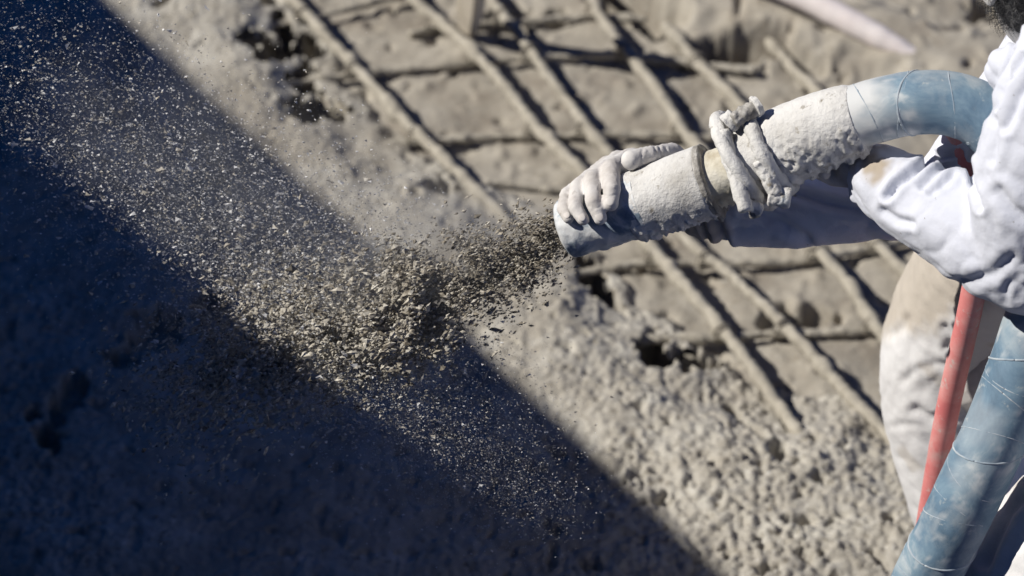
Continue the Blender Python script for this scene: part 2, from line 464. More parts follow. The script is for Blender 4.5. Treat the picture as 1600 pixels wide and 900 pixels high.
def build_bar(pts, z, r, label, group):
    g3 = np.array([G(x, y, z) for x, y in pts])
    c, s = spline(g3, max(60, int(np.linalg.norm(g3[-1] - g3[0]) / .005)))
    c[:, 2] += .004 * fbm(np.stack([s * 4, 0 * s + r * 900, 0 * s], 1), 2)
    rib = .0009 * (np.sin(s * 2 * np.pi / .013) > .55)
    def dsp(v, n):
        return rib[:, None] + .0030 * fbm(v * 38, 3) + .0024 * np.clip(fbm(v * 110, 2), 0, 1) + .004 * smooth(.25, .6, pnoise(v * 22)) + .002 * np.clip(n[..., 2], 0, 1) * pnoise(v * 25)
    v, f = tube_arrays(c, r, 14, dsp)
    o = mesh_from("rebar", v, f, M['bar'])
    tag(o, label, "rebar", group)
    return o, c

cross_done = [build_bar(*a, "thin cross bars of the reinforcement mat") for a in CROSS]
for a in LONG:
    o, c = build_bar(*a, "long diagonal bars of the reinforcement mat")
    for co, cc in cross_done:                      # a twist of tie wire where two bars cross
        dd = np.linalg.norm(c[:, None, :2] - cc[None, :, :2], axis=2)
        i, j = np.unravel_index(dd.argmin(), dd.shape)
        if dd[i, j] > .012 or c[i][2] - cc[j][2] > .030: continue
        px, py, _ = PROJ(c[i])
        mid = (c[i] + cc[j]) / 2
        t = c[min(i + 1, len(c) - 1)] - c[i - 1]; t /= np.linalg.norm(t)
        side = np.cross(t, [0, 0, 1.0])
        ang = np.linspace(0, 2 * np.pi * 1.6, 40)
        ring = mid + np.outer(np.cos(ang), side) * .0165 + np.outer(np.sin(ang), [0, 0, 1]) * .019 + np.outer(np.linspace(-.006, .006, 40), t)
        tail = ring[-1] + np.outer(np.linspace(.1, 1, 8), side * .012 + t * .012 + np.array([0, 0, .012]))
        v, f = tube_arrays(np.vstack([ring, tail]), .0016, 6)
        mesh_from("tie_wire", v, f, M['wire'], parent=o)

# ------------------------------------------------------------------ stake and pale pipe at the top
def build_stake():
    top = G(746, -118, .30); bot = G(727, 92, -.06)
    ax = top - bot; L_ = np.linalg.norm(ax); ax /= L_
    ux = np.array([.7, -.7, 0]); ux -= ax * (ux @ ax); ux /= np.linalg.norm(ux); uy = np.cross(ax, ux)
    rows = []
    for k, (t, w, h) in enumerate([(0, .004, .004), (.12, .010, .008), (.38, .023, .014), (.85, .030, .016), (.985, .030, .016), (1, .027, .013)]):
        cs = [(-1, -.8), (-.8, -1), (.8, -1), (1, -.8), (1, .8), (.8, 1), (-.8, 1), (-1, .8)]
        rows.append([bot + ax * t * L_ + ux * a * w + uy * b * h for a, b in cs])
    v = np.array(rows).reshape(-1, 3); n = len(rows); f = []
    for i in range(n - 1):
        for j in range(8): f.append((i * 8 + j, i * 8 + (j + 1) % 8, (i + 1) * 8 + (j + 1) % 8, (i + 1) * 8 + j))
    v = np.vstack([v, [top]]); tr = [(len(v) - 1, (n - 1) * 8 + j, (n - 1) * 8 + (j + 1) % 8) for j in range(8)]
    o = mesh_from("wooden_stake", v, [np.array(f), np.array(tr)], M['wood'], smooth_=False)
    tag(o, "short pale wooden stake driven into the earth between two bars at the top edge", "stake")
build_stake()

def build_stick():
    a, b = G(1130, -66, .125), G(1436, 92, .046)
    c, s = spline(np.array([a, a * .5 + b * .5 + np.array([0, 0, .004]), b]), 60)
    v, f = tube_arrays(c, np.interp(s / s[-1], [0, .8, 1], [.026, .021, .012]), 16, lambda v, n: .0012 * fbm(v * 30, 3))
    o = mesh_from("plastic_pipe", v, f, M['stick'])
    tag(o, "pale pinkish pipe lying across the bank of earth at the top right", "pipe")
build_stick()

# ------------------------------------------------------------------ nozzle
def crust_disp(amp_big, amp_fine, under=1.0, seedoff=0.0):
    """Lumpy cement crust; thicker and knobblier underneath."""
    def f(v, n):
        down = smooth(.15, -.75, n[..., 2])
        p = v + seedoff
        patch = smooth(-.05, .4, pnoise(p * 13)) * smooth(.75, .2, n[..., 2]) + .12
        return (amp_big * fbm(p * 16, 3) + amp_fine * 1.5 * fbm(p * 120, 3) * patch
                + under * down * (.0030 + .0050 * np.abs(pnoise(p * 75)) + .0050 * smooth(.1, .5, pnoise(p * 120))))
    return f

N0 = P(888, 357, 3.565); N1 = P(1107, 281, 3.505); N2 = P(1160, 260, 3.488); N3 = P(1208, 235, 3.473)
AX = (N1 - N0) / np.linalg.norm(N1 - N0)
nozzle = bpy.data.objects.new("spray_nozzle", None); COL.objects.link(nozzle); nozzle.location = (0, 0, 0)
tag(nozzle, "cement crusted spray nozzle with a bolted clamp, gripped by a dusty hand", "nozzle")

def line(a, b, n): return a + np.linspace(0, 1, n)[:, None] * (b - a)

def nozzle_tip():
    # hollow steel end: outer skin, rim and bore as one lathe
    a = N0; L_ = .078
    prof = [(-.002, .0295), (-.004, .033), (-.001, .0352), (.004, .0356)] + [(.004 + k * .0026, .0356 + .0001 * k) for k in range(1, 38)]
    prof = [(.070, .0285), (.01, .0285)] + prof
    c = np.array([a + AX * s for s, r in prof]); rad = np.array([r for s, r in prof])
    # frames from a straight axis (profile doubles back, so no gradient frames)
    u = np.cross(AX, [0, 0, 1.0]); u /= np.linalg.norm(u); w = np.cross(AX, u)
    seg = 72; th = np.linspace(0, 2 * np.pi, seg, endpoint=False)
    nor = np.cos(th)[:, None] * u + np.sin(th)[:, None] * w
    v = c[:, None] + nor[None] * rad[:, None, None]
    n3 = np.broadcast_to(nor[None], v.shape)
    d = .0012 * fbm(v * 50, 3) + .0010 * smooth(.1, .5, fbm(v * 90, 3)) + .002 * smooth(-.2, -.8, n3[..., 2]) * np.abs(pnoise(v * 80))
    d[:3] *= .2
    v = (v + n3 * d[..., None]).reshape(-1, 3)
    n = len(prof)
    i, j = np.meshgrid(np.arange(n - 1), np.arange(seg), indexing='ij'); j2 = (j + 1) % seg
    f = np.stack([i * seg + j, (i + 1) * seg + j, (i + 1) * seg + j2, i * seg + j2], -1).reshape(-1, 4)
    return mesh_from("nozzle_tip", v, f, M['tip'], nozzle)
nozzle_tip()

c = line(N0 + AX * .082, N1, 90); s = np.linspace(0, 1, 90)
v, f = tube_arrays(c, np.interp(s, [0, .05, .25, .8, .96, 1], [.0385, .0396, .0405, .0425, .0435, .0415]), 110, crust_disp(.0020, .0013, .7))
mesh_from("nozzle_body", v, f, M['crust'], nozzle)
c = line(N1 - AX * .004, N1 + AX * .006, 14)
v, f = tube_arrays(c, np.interp(np.linspace(0, 1, 14), [0, .2, .8, 1], [.041, .0435, .0435, .039]), 90, crust_disp(.0015, .0022, .8, 3.1))
mesh_from("end_ring", v, f, M['crust_dark'], nozzle)
c = line(N1 + AX * .002, N2 + AX * .01, 40)
v, f = tube_arrays(c, .0325, 80, crust_disp(.0018, .0014, .9, 1.3))
mesh_from("neck", v, f, M['neck'], nozzle)
# coupling collar under the clamp
c = line(N2 - AX * .004, N3 + AX * .012, 50); s = np.linspace(0, 1, 50)
v, f = tube_arrays(c, np.interp(s, [0, .08, .3, .6, .8, 1], [.036, .046, .0475, .0465, .0435, .042]), 100, crust_disp(.0015, .001, .9, 2.0))
mesh_from("coupling_collar", v, f, M['crust'], nozzle)

def clamp_ring(centre, tilt_pts, rad, r, name, mat, a0=0, a1=2 * math.pi, n=90, squash=1.0):
    """A band round the coupling: a torus whose plane is tipped; tilt moves the ring along the axis as it goes round."""
    u = UP - AX * (UP @ AX); u /= np.linalg.norm(u); w = np.cross(AX, u)
    if w @ FW > 0: w = -w                         # w points to the camera
    th = np.linspace(a0, a1, n)
    c = centre + np.outer(np.cos(th), u) * rad + np.outer(np.sin(th), w) * rad + np.outer(tilt_pts * np.cos(th), AX)
    v, f = tube_arrays(c, r, 20, lambda v, nn: .0014 * fbm(v * 40, 2) + .0016 * fbm(v * 170, 3))
    return v, f, c
clamp = bpy.data.objects.new("pipe_clamp", None); COL.objects.link(clamp); clamp.parent = nozzle
v, f, c1 = clamp_ring(P(1163, 252, 3.488), -.012, .0565, .0085, "", None)
mesh_from("clamp_band", v, f, M['crust'], clamp)
v, f, c2 = clamp_ring(P(1204, 236, 3.472), -.008, .0475, .009, "", None)
mesh_from("clamp_band", v, f, M['crust'], clamp)
def lug(a, b, r0, r1, mat, name, seed=0.0, squeeze=None):
    c, s = spline(np.array([a, (a + b) / 2, b]), 26); t = s / s[-1]
    v, f = tube_arrays(c, np.interp(t, [0, .06, .5, .94, 1], [r0 * .8, r0, (r0 + r1) / 2, r1, r1 * .8]), 30, lambda v, n: .0016 * fbm(v * 50 + seed, 2) + .0016 * fbm(v * 170, 3))
    return mesh_from(name, v, f, mat, clamp)
lug(P(1136, 196, 3.452), P(1150, 181, 3.45), .0125, .0115, M['crust'], "clamp_lug", 1.0)
lug(P(1145, 188, 3.437), P(1184, 167, 3.442), .0098, .0095, M['crust_dark'], "clamp_bolt", 2.0)
lug(P(1179, 169, 3.438), P(1188, 164, 3.439), .0125, .0115, M['crust'], "bolt_nut", 4.0)
lug(P(1128, 205, 3.45), P(1166, 330, 3.432), .0098, .0088, M['crust'], "clamp_lever", 3.0)
lug(P(1163, 318, 3.44), P(1190, 330, 3.445), .008, .006, M['crust'], "lever_stub", 3.0)
lug(P(1172, 300, 3.448), P(1182, 340, 3.452), .0085, .006, M['crust_dark'], "lever_stub", 5.0)
lug(P(1200, 305, 3.44), P(1236, 310, 3.438), .0125, .0125, M['crust'], "clamp_lug", 6.0)
lug(P(1186, 250, 3.43), P(1214, 305, 3.432), .0085, .009, M['crust'], "clamp_lever", 8.0)

# ------------------------------------------------------------------ delivery hose
hose_px = [(1205, 234, 3.474), (1246, 216, 3.455), (1290, 198, 3.436), (1345, 180, 3.418), (1395, 166, 3.404), (1440, 160, 3.394), (1490, 163, 3.388), (1535, 182, 3.386),
           (1580, 225, 3.392), (1618, 290, 3.41), (1638, 370, 3.44), (1638, 440, 3.455), (1617, 512, 3.46), (1565, 655, 3.475), (1508, 780, 3.508), (1449, 900, 3.56), (1395, 1010, 3.63)]
hp = [P(*a) for a in hose_px] + [np.array([.36, 2.38, .24]), np.array([.37, 2.18, .09]), np.array([.55, 1.8, .055]), np.array([1.2, 1.2, .055]), np.array([2.6, .7, .055])]
hose = bpy.data.objects.new("delivery_hose", None); COL.objects.link(hose)
tag(hose, "thick blue grey hose looping from the nozzle under the arm and past the leg", "hose")
HC, HS = spline(np.array(hp), 700)
def hose_rad(s):
    return np.interp(s, [0, .10, .2, 3], [.0365, .0365, .0365, .0365])
def hdisp(v, n): return .0007 * fbm(v * 18, 3) + .0003 * fbm(v * 90, 2)
RH = np.interp(HS, [0, .35, .7, 9], [.0368, .0368, .0395, .0395])
v, f = tube_arrays(HC, RH, 56, hdisp)
hw = mesh_from("hose_wall", v, f, attr_mix(M['hose'], "dusting", (.66, .67, .67)), hose)
sv = np.concatenate([np.repeat(HS, 56), [0, HS[-1]]])
add_attr(hw, "dusting", np.clip(smooth(.19, .115, sv + .035 * fbm(v * 26, 4)) + .22 * smooth(.15, .6, fbm(v * 12, 4)) + .5 * smooth(.3, .5, fbm(v * 55, 4)) * smooth(.1, .5, fbm(v * 9, 2)), 0, .92))
# crusted end sleeve over the hose
m_end = HS < .118
c = spline(HC[m_end], 110)[0]; t = np.linspace(0, 1, 110)
_dc = crust_disp(.002, .0017, .8, 5.0)
v, f = tube_arrays(c, np.interp(t, [0, .05, .15, .6, .93, 1], [.036, .042, .0442, .0428, .0395, .0372]), 120, _dc)
mesh_from("hose_end_crust", v, f, M['crust'], hose)
# spiral wrap and the lengthwise seam, thin raised lines moulded on the wall
tt, na, nb = frames(HC)
def on_hose(s, ang, lift=0.0):
    i = np.interp(s, HS, np.arange(len(HS)))
    g = lambda A: np.stack([np.interp(i, np.arange(len(HS)), A[:, k]) for k in range(3)], 1)
    return g(HC) + (g(na) * np.cos(ang)[:, None] + g(nb) * np.sin(ang)[:, None]) * (np.interp(s, HS, RH) + lift)[:, None]
for k in range(26):
    s0 = .128 + k * .032 + .010 * math.sin(k * 2.3)
    a = np.linspace(0, 2 * np.pi, 90)
    sa = s0 + .013 * np.cos(a + k * 1.7)
    v, f = tube_arrays(on_hose(sa, a, -.0004), .0014 if k % 4 == 2 else .0007, 8, lambda v, n: .0004 * fbm(v * 200, 2))
    mesh_from("wrap_ridge", v, f, M['band'], hose)
sl = np.linspace(.55, 1.35, 160)

# ------------------------------------------------------------------ air hose
rp_ = [P(1440, 178, 3.47), P(1480, 190, 3.475), P(1503, 215, 3.475), P(1514, 250, 3.475), P(1528, 330, 3.475), P(1527, 400, 3.475), P(1520, 462, 3.505), P(1502, 545, 3.56), P(1483, 630, 3.62), P(1462, 745, 3.70),
       P(1442, 880, 3.80), np.array([.53, 2.56, .2]), np.array([.57, 2.5, .05]), np.array([.8, 2.2, .04]), np.array([1.6, 1.5, .04]), np.array([2.6, .9, .04])]
c, s = spline(np.array(rp_), 420)
v, f = tube_arrays(c, .0146, 28, lambda v, n: .0003 * fbm(v * 60, 2))
o = mesh_from("air_hose", v, f, M['red'])
tag(o, "thin faded red air hose running down between the white trousers and the thick hose", "hose")

# ------------------------------------------------------------------ person
def capsule(a, b, ra, rb, n=24, rings=10):
    a = np.asarray(a, float); b = np.asarray(b, float)
    ax = b - a; L_ = np.linalg.norm(ax)
    if L_ < 1e-6: ax = np.array([0, 0, 1.0]); L_ = 1e-6; 
    ax = ax / np.linalg.norm(ax)
    u = np.cross(ax, [.3, .5, .81]); u /= np.linalg.norm(u); w = np.cross(ax, u)
    ph = np.linspace(0, np.pi / 2, rings)[1:]
    prof = [(-ra * math.cos(p), ra * math.sin(p)) for p in ph] + [(L_ + rb * math.cos(p), rb * math.sin(p)) for p in ph[::-1]]
    th = np.linspace(0, 2 * np.pi, n, endpoint=False)
    nor = np.cos(th)[:, None] * u + np.sin(th)[:, None] * w
    v = np.vstack([a + ax * h + nor * r for h, r in prof] + [[a - ax * ra], [b + ax * rb]])
    m = len(prof)
    i, j = np.meshgrid(np.arange(m - 1), np.arange(n), indexing='ij'); j2 = (j + 1) % n
    f = np.stack([i * n + j, i * n + j2, (i + 1) * n + j2, (i + 1) * n + j], -1).reshape(-1, 4)
    k = np.arange(n)
    t1 = np.stack([np.full(n, m * n), (k + 1) % n, k], 1); t2 = np.stack([np.full(n, m * n + 1), (m - 1) * n + k, (m - 1) * n + (k + 1) % n], 1)
    return v, [f, t1, t2]

def ellipsoid(c, r, ux=(1, 0, 0), uy=(0, 1, 0), uz=(0, 0, 1)):
    v, f = capsule((0, 0, 0), (0, 0, 1e-4), 1, 1, 28, 12)
    return np.asarray(c) + v[:, :1] * r[0] * np.asarray(ux) + v[:, 1:2] * r[1] * np.asarray(uy) + v[:, 2:] * r[2] * np.asarray(uz), f

def skin(name, parts, voxel, iters, mat, parent=None, fac=.5):
    """One continuous surface from overlapping limb volumes, then relaxed."""
    v, f = merge(parts)
    o = mesh_from(name, v, f, mat)
    md = o.modifiers.new("remesh", 'REMESH'); md.mode = 'VOXEL'; md.voxel_size = voxel; md.use_smooth_shade = True
    if iters:
        ms = o.modifiers.new("smooth", 'SMOOTH'); ms.iterations = iters; ms.factor = fac
    dg = bpy.context.evaluated_depsgraph_get()
    me = bpy.data.meshes.new_from_object(o.evaluated_get(dg))
    o.modifiers.clear()
    old = o.data; o.data = me; bpy.data.meshes.remove(old); me.name = name
    if not me.materials: me.materials.append(mat)
    me.polygons.foreach_set("use_smooth", np.ones(len(me.polygons), bool))
    if parent is not None: o.parent = parent
    return o

def get_v(o):
    a = np.empty(len(o.data.vertices) * 3, np.float32); o.data.vertices.foreach_get("co", a); v = a.reshape(-1, 3)
    b = np.empty_like(a); o.data.vertices.foreach_get("normal", b)
    return v.astype(float), b.reshape(-1, 3).astype(float)

def set_v(o, v):
    o.data.vertices.foreach_set("co", np.asarray(v, np.float32).ravel()); o.data.update()

def chain(pts, radii):
    return [capsule(a, b, ra, rb) for a, b, ra, rb in zip(pts[:-1], pts[1:], radii[:-1], radii[1:])]

# joints
SH_N = P(1690, 112, 3.24); EL_N = P(1622, 400, 3.35); WR_N = P(1392, 285, 3.435); HD_N = P(1335, 262, 3.46)
SH_F = np.array([.68, 2.74, 1.19]); EL_F = P(1480, 318, 3.55); WR_F = P(1110, 322, 3.60)
PEL = np.array([.80, 2.56, .78]); CHEST = np.array([.70, 2.62, 1.09]); NECK = np.array([.645, 2.64, 1.22])
HEAD = P(1640, -74, 3.33)
HIP_N = np.array([.80, 2.46, .76]); KN_N = np.array([.60, 2.43, .47]); AN_N = np.array([.72, 2.36, .09])
HIP_F = np.array([.76, 2.68, .76]); KN_F = P(1478, 600, 3.97); AN_F = np.array([.76, 2.84, .09])

def F(px, py, d): return P(px, py, d)
fingers = {
    'index': ([(985, 247, 3.583), (954, 264, 3.537), (956, 296, 3.500), (954, 319, 3.4940)], [.0118, .0116, .0106, .0088]),
    'middle': ([(965, 250, 3.588), (925, 280, 3.531), (927, 317, 3.4965), (938, 341, 3.4935)], [.0112, .0106, .0092, .0080]),
    'ring': ([(948, 258, 3.592), (902, 293, 3.539), (899, 324, 3.506), (911, 343, 3.4995)], [.0108, .0098, .0086, .0074]),
    'little': ([(935, 270, 3.598), (886, 304, 3.556), (880, 326, 3.530), (888, 341, 3.520)], [.0100, .0086, .0077, .0068]),
}
body = []
for k, (pp, rr) in fingers.items():
    pts = [F(*a) for a in pp]
    body += chain(pts, rr)
    body.append(capsule(F(1052, 262, 3.603), pts[0], .015, rr[0] + .0005))          # metacarpal
body += chain([F(1068, 258, 3.592), F(1050, 240, 3.566), F(1016, 243, 3.532), F(986, 250, 3.520)], [.0150, .0130, .0112, .0122])   # thumb
body += chain([F(1052, 262, 3.603), F(1085, 290, 3.612), WR_F, EL_F, SH_F], [.019, .024, .026, .036, .046])
# near hand under the hose: four curled fingers and a thumb
hb = HD_N
body += chain([SH_N, EL_N, WR_N, hb], [.045, .038, .027, .022])
hdx = (hb - WR_N) / np.linalg.norm(hb - WR_N)
for k in range(4):
    q = hb + hdx * .028 + UP * (-.022 + .013 * k) + FW * .004
    body += chain([hb + UP * (-.012 + .009 * k), q, q + hdx * .024 - FW * .012, q + hdx * .016 - FW * .028], [.012, .0095, .0088, .0075])
body += chain([hb, hb + UP * .028 + hdx * .01, hb + UP * .036 + hdx * .032], [.013, .0115, .0095])
# trunk, neck, head, legs, feet
body += chain([PEL, CHEST, NECK, HEAD], [.12, .13, .055, .055])
body += [capsule(SH_N, CHEST, .05, .1), capsule(SH_F, CHEST, .05, .1)]
fdir = (np.array([-.30, .85, -.45])); fdir /= np.linalg.norm(fdir)
hup = np.cross(fdir, np.cross([0, 0, 1.0], fdir)); hup /= np.linalg.norm(hup); hsd = np.cross(fdir, hup)
body.append(ellipsoid(HEAD, (.098, .076, .108), fdir, hsd, hup))
body.append(ellipsoid(HEAD + fdir * .02 - hup * .06, (.068, .055, .06), fdir, hsd, hup))
body.append(capsule(HEAD + fdir * .09 + hup * .005, HEAD + fdir * .112 - hup * .03, .009, .014))      # nose
body.append(capsule(HEAD + fdir * .085 - hup * .062 + hsd * .02, HEAD + fdir * .085 - hup * .062 - hsd * .02, .008, .008))   # lips
for s_ in (-1, 1):
    body.append(ellipsoid(HEAD + hsd * s_ * .079 - hup * .012, (.022, .008, .033), fdir, hsd, hup))
body += chain([HIP_N, KN_N, AN_N], [.085, .058, .040]) + chain([HIP_F, KN_F, AN_F], [.085, .058, .040])
person = skin("person", body, .0019, 3, M['skin'])
tag(person, "grey haired worker in dusty white shirt and trousers bending to hold the nozzle", "person")
# nails and knuckle creases on the visible hand
v, n = get_v(person)
px, py, d = PROJ(v); fc = (n @ FW < .25) & (px < 1075) & (d < 3.66)
xy = np.stack([px, py], 1)
off = np.zeros(len(v))
for poly, wdt, dep in [([(1030, 228), (1036, 248)], 2.0, .0020), ([(1023, 228), (1028, 248)], 1.8, .0016), ([(1040, 231), (1045, 248)], 1.8, .0018), ([(1004, 234), (1000, 258)], 2.0, .0012),
                       ([(941, 304), (951, 307), (962, 304)], 1.3, .0008), ([(920, 322), (930, 326), (938, 323)], 1.2, .0008), ([(940, 266), (950, 272), (960, 271)], 1.4, .0007)]:
    dd = seg_dist(xy, poly); off -= dep * np.exp(-(dd / wdt) ** 2)
off[~fc] = 0
off += np.where(px < 1100, .0004 * fbm(v * 90, 2) + .0005 * smooth(.25, .5, fbm(v * 200, 2)), 0)
set_v(person, v + n * off[:, None])
def nail(tip, prev, r, facing):
    t = (tip - prev) / np.linalg.norm(tip - prev)
    nrm = facing - t * (facing @ t); nrm /= np.linalg.norm(nrm); sd_ = np.cross(t, nrm)
    v, f = ellipsoid(tip - t * r * .15 + nrm * r * .84, (r * .74, r * .60, r * .20), t, sd_, nrm)
    return mesh_from("nail", v, f, M['nail'], person)
for k, (pp, rr) in fingers.items():
    nail(F(*pp[3]), F(*pp[2]), rr[3], -FW + .2 * UP - .15 * RT)
nail(F(986, 250, 3.520), F(1014, 243, 3.532), .0106, -FW + .75 * UP)

# --- shirt
def sleeve(pts, n=40):
    p = [P(*a[:3]) for a in pts]
    c, s = spline(np.array([np.append(q, a[3]) for q, a in zip(p, pts)]), n)
    return [capsule(c[i, :3], c[i + 1, :3], c[i, 3], c[i + 1, 3], 22, 7) for i in range(n - 1)]
shirt_parts = []
shirt_parts += sleeve([(1372, 276, 3.45, .040), (1400, 296, 3.435, .047), (1440, 320, 3.415, .052), (1500, 348, 3.385, .060), (1560, 378, 3.36, .066), (1615, 400, 3.345, .068)])
shirt_parts += sleeve([(1612, 400, 3.345, .068), (1624, 300, 3.29, .076), (1656, 200, 3.25, .079), (1694, 112, 3.24, .084)])
shirt_parts += sleeve([(1104, 330, 3.605, .038), (1150, 330, 3.60, .043), (1220, 330, 3.59, .044), (1300, 325, 3.575, .043), (1400, 318, 3.56, .045), (1490, 315, 3.55, .055)])
shirt_parts += chain([EL_F, (EL_F + SH_F) / 2, SH_F], [.055, .062, .075])
shirt_parts += chain([PEL, (PEL + CHEST) / 2, CHEST, NECK - np.array([.0, 0, .05])], [.155, .16, .155, .075])
shirt_parts += [capsule(P(1705, 110, 3.26), CHEST, .08, .13), capsule(SH_F, CHEST, .075, .13)]
shirt_parts += [capsule(P(1572, 106, 3.32), P(1660, 95, 3.28), .026, .05)]          # collar and chest bulge over the hose
shirt = skin("shirt", shirt_parts, .0033, 6, M['shirt'], person)

def folds(o, creases, base, freq, seed, amp2=0.0):
    v, n = get_v(o)
    px, py, d = PROJ(v); xy = np.stack([px, py], 1)
    off = base * fbm(v * freq + seed, 3) 
    if amp2:
        off += .35 * base * fbm(v * np.array([34, 34, 60]) + seed, 3)
        q = v + .02 * np.stack([pnoise(v * 9 + 1), pnoise(v * 9 + 5), pnoise(v * 9 + 8)], 1)
        off -= amp2 * (1 - np.abs(pnoise(q * 11 + seed))) ** 7 + .4 * amp2 * (1 - np.abs(pnoise(q * 23 + seed))) ** 7
    for poly, wdt, dep, dmin, dmax in creases:
        dd = seg_dist(xy, poly)
        m = (n @ FW < .35) & (d > dmin) & (d < dmax)
        off += np.where(m, -dep * np.exp(-(dd / wdt) ** 2) + .45 * dep * np.exp(-((dd - 2.1 * wdt) / (1.2 * wdt)) ** 2), 0)
    set_v(o, v + n * off[:, None])
folds(shirt, [
    ([(1388, 306), (1400, 288), (1420, 272), (1460, 245), (1500, 240)], 5.5, .0095, 3.2, 3.50),
    ([(1440, 290), (1470, 262), (1505, 250)], 5, .005, 3.2, 3.50),
    ([(1455, 300), (1490, 272)], 5, .004, 3.2, 3.50),
    ([(1516, 250), (1519, 285), (1533, 326)], 4, .006, 3.1, 3.45),
    ([(1380, 330), (1400, 345), (1425, 350)], 6, .004, 3.2, 3.5),
    ([(1540, 150), (1556, 200), (1548, 250)], 7, .004, 3.1, 3.4),
    ([(1589, 43), (1580, 82), (1570, 127)], 4, .005, 3.0, 3.4),
    ([(1600, 86), (1584, 112), (1568, 135), (1556, 170)], 4, .006, 3.0, 3.4),
    ([(1612, 120), (1590, 150), (1570, 200)], 6, .005, 3.0, 3.4),
    ([(1482, 447), (1520, 440), (1552, 428), (1580, 405)], 9, .0035, 3.1, 3.5),
    ([(1570, 470), (1574, 448), (1592, 432)], 7, .0016, 3.1, 3.5),
    ([(1585, 470), (1596, 452), (1610, 446)], 7, .0014, 3.1, 3.5),
    ([(1560, 300), (1580, 330), (1605, 345)], 9, .005, 3.0, 3.5),
    ([(1114, 330), (1122, 350), (1135, 392)], 6, .007, 3.45, 3.7),
    ([(1095, 345), (1104, 375)], 4, .006, 3.45, 3.7),
    ([(1165, 330), (1210, 345), (1260, 372)], 8, .005, 3.45, 3.7),
    ([(1240, 300), (1290, 318), (1350, 330), (1390, 352)], 7, .008, 3.45, 3.7),
], .0022, 7, 2.0, .0032)
v, n = get_v(shirt); px, py, d = PROJ(v)
wr = 16 * fbm(v * 30, 3)
add_attr(shirt, "stain", np.clip(smooth(34, 10, np.hypot((px - 1362) * .8, py - 258) + wr) * (d < 3.5) + .85 * smooth(1160, 1105, px + wr), 0, 1))

# --- trousers
tr = []
def leg(pts, n=40):
    p = [(P(*a[:3]) if len(a) == 4 else np.array(a[:3])) for a in pts]
    c, s = spline(np.array([np.append(q, a[-1]) for q, a in zip(p, pts)]), n)
    return [capsule(c[i, :3], c[i + 1, :3], c[i, 3], c[i + 1, 3], 22, 7) for i in range(n - 1)]
tr += leg([(1640, 360, 3.70, .12), (1562, 440, 3.84, .118), (1502, 520, 3.92, .103), (1481, 600, 3.97, .091), (1493, 690, 4.01, .088), (1521, 790, 4.04, .085), (1562, 930, 4.06, .078)])
p_end = P(1562, 930, 4.06)
tr += chain([p_end, AN_F + np.array([0, 0, .05])], [.078, .07])
tr += chain([HIP_N, (HIP_N + KN_N) / 2, KN_N, (KN_N + AN_N) / 2, AN_N + np.array([0, 0, .05])], [.12, .108, .090, .082, .07])
tr += [capsule(PEL, PEL + np.array([0, .02, -.05]), .15, .15), capsule(HIP_N, HIP_F, .12, .12)]
trousers = skin("trousers", tr, .0048, 5, M['trousers'], person)
folds(trousers, [
    ([(1392, 522), (1408, 512), (1415, 500)], 7, .003, 3.4, 4.3),
    ([(1408, 600), (1432, 578), (1462, 570), (1490, 572)], 6, .0016, 3.4, 4.3),
    ([(1476, 512), (1486, 525), (1480, 545)], 6, .0035, 3.4, 4.3),
    ([(1395, 665), (1430, 662), (1460, 668)], 5, .0014, 3.4, 4.3),
    ([(1430, 640), (1455, 655), (1500, 650)], 7, .004, 3.4, 4.3),
    ([(1540, 880), (1575, 800), (1620, 760)], 8, .008, 3.3, 4.1),
], .0032, 5, 6.0, .0020)
v, n = get_v(trousers); px, py, d = PROJ(v)
wr = 22 * fbm(v * 22, 4)
add_attr(trousers, "stain", np.clip(smooth(548, 500, py + .35 * (px - 1400) + wr) * (d > 3.5) * .95 + .5 * smooth(.55, .8, fbm(v * 14, 3)), 0, 1))

# --- hair: a cap of short curly strands
def build_hair():
    rng = np.random.default_rng(3)
    cap_v, cap_f = ellipsoid(HEAD - fdir * .012 + hup * .012, (.104, .083, .112), fdir, hsd, hup)
    cap_v = cap_v + .006 * fbm(cap_v * 60, 3)[:, None] * (cap_v - HEAD) / np.linalg.norm(cap_v - HEAD, axis=1, keepdims=True)
    parts = [(cap_v, cap_f)]
    nst = 9000
    u = rng.normal(size=(nst, 3)); u /= np.linalg.norm(u, axis=1, keepdims=True)
    loc = np.stack([u @ np.array([1, 0, 0]), u @ np.array([0, 1, 0]), u @ np.array([0, 0, 1])], 1)
    ok = ~((loc[:, 0] > .45) & (loc[:, 2] < .35)) & (loc[:, 2] > -.75)
    u = u[ok]; nst = len(u)
    base = HEAD - fdir * .012 + hup * .012 + u[:, :1] * .103 * fdir + u[:, 1:2] * .082 * hsd + u[:, 2:] * .111 * hup
    dirv = base - HEAD; dirv /= np.linalg.norm(dirv, axis=1, keepdims=True)
    rn = rng.normal(size=(nst, 3)); side = np.cross(dirv, rn); side /= np.linalg.norm(side, axis=1, keepdims=True)
    w2 = np.cross(dirv, side)
    k = 6; vs = np.zeros((nst, k, 2, 3)); ln = rng.uniform(.010, .026, nst)
    for i in range(k):
        t = i / (k - 1)
        ph = t * 5.0
        c = base + dirv * (ln * t * .8)[:, None] + side * (.0055 * math.sin(ph)) + w2 * (.0055 * (1 - math.cos(ph)))
        wd = .00045 * (1 - .6 * t)
        vs[:, i, 0] = c - w2 * wd; vs[:, i, 1] = c + w2 * wd + side * wd
    v = vs.reshape(-1, 3); b = np.arange(nst)[:, None] * (2 * k)
    f = np.concatenate([np.stack([b[:, 0] + 2 * i, b[:, 0] + 2 * i + 1, b[:, 0] + 2 * i + 3, b[:, 0] + 2 * i + 2], 1) for i in range(k - 1)])
    parts.append((v, [f]))
    v, f = merge(parts)
    o = mesh_from("hair", v, f, M['hair'], person)
build_hair()
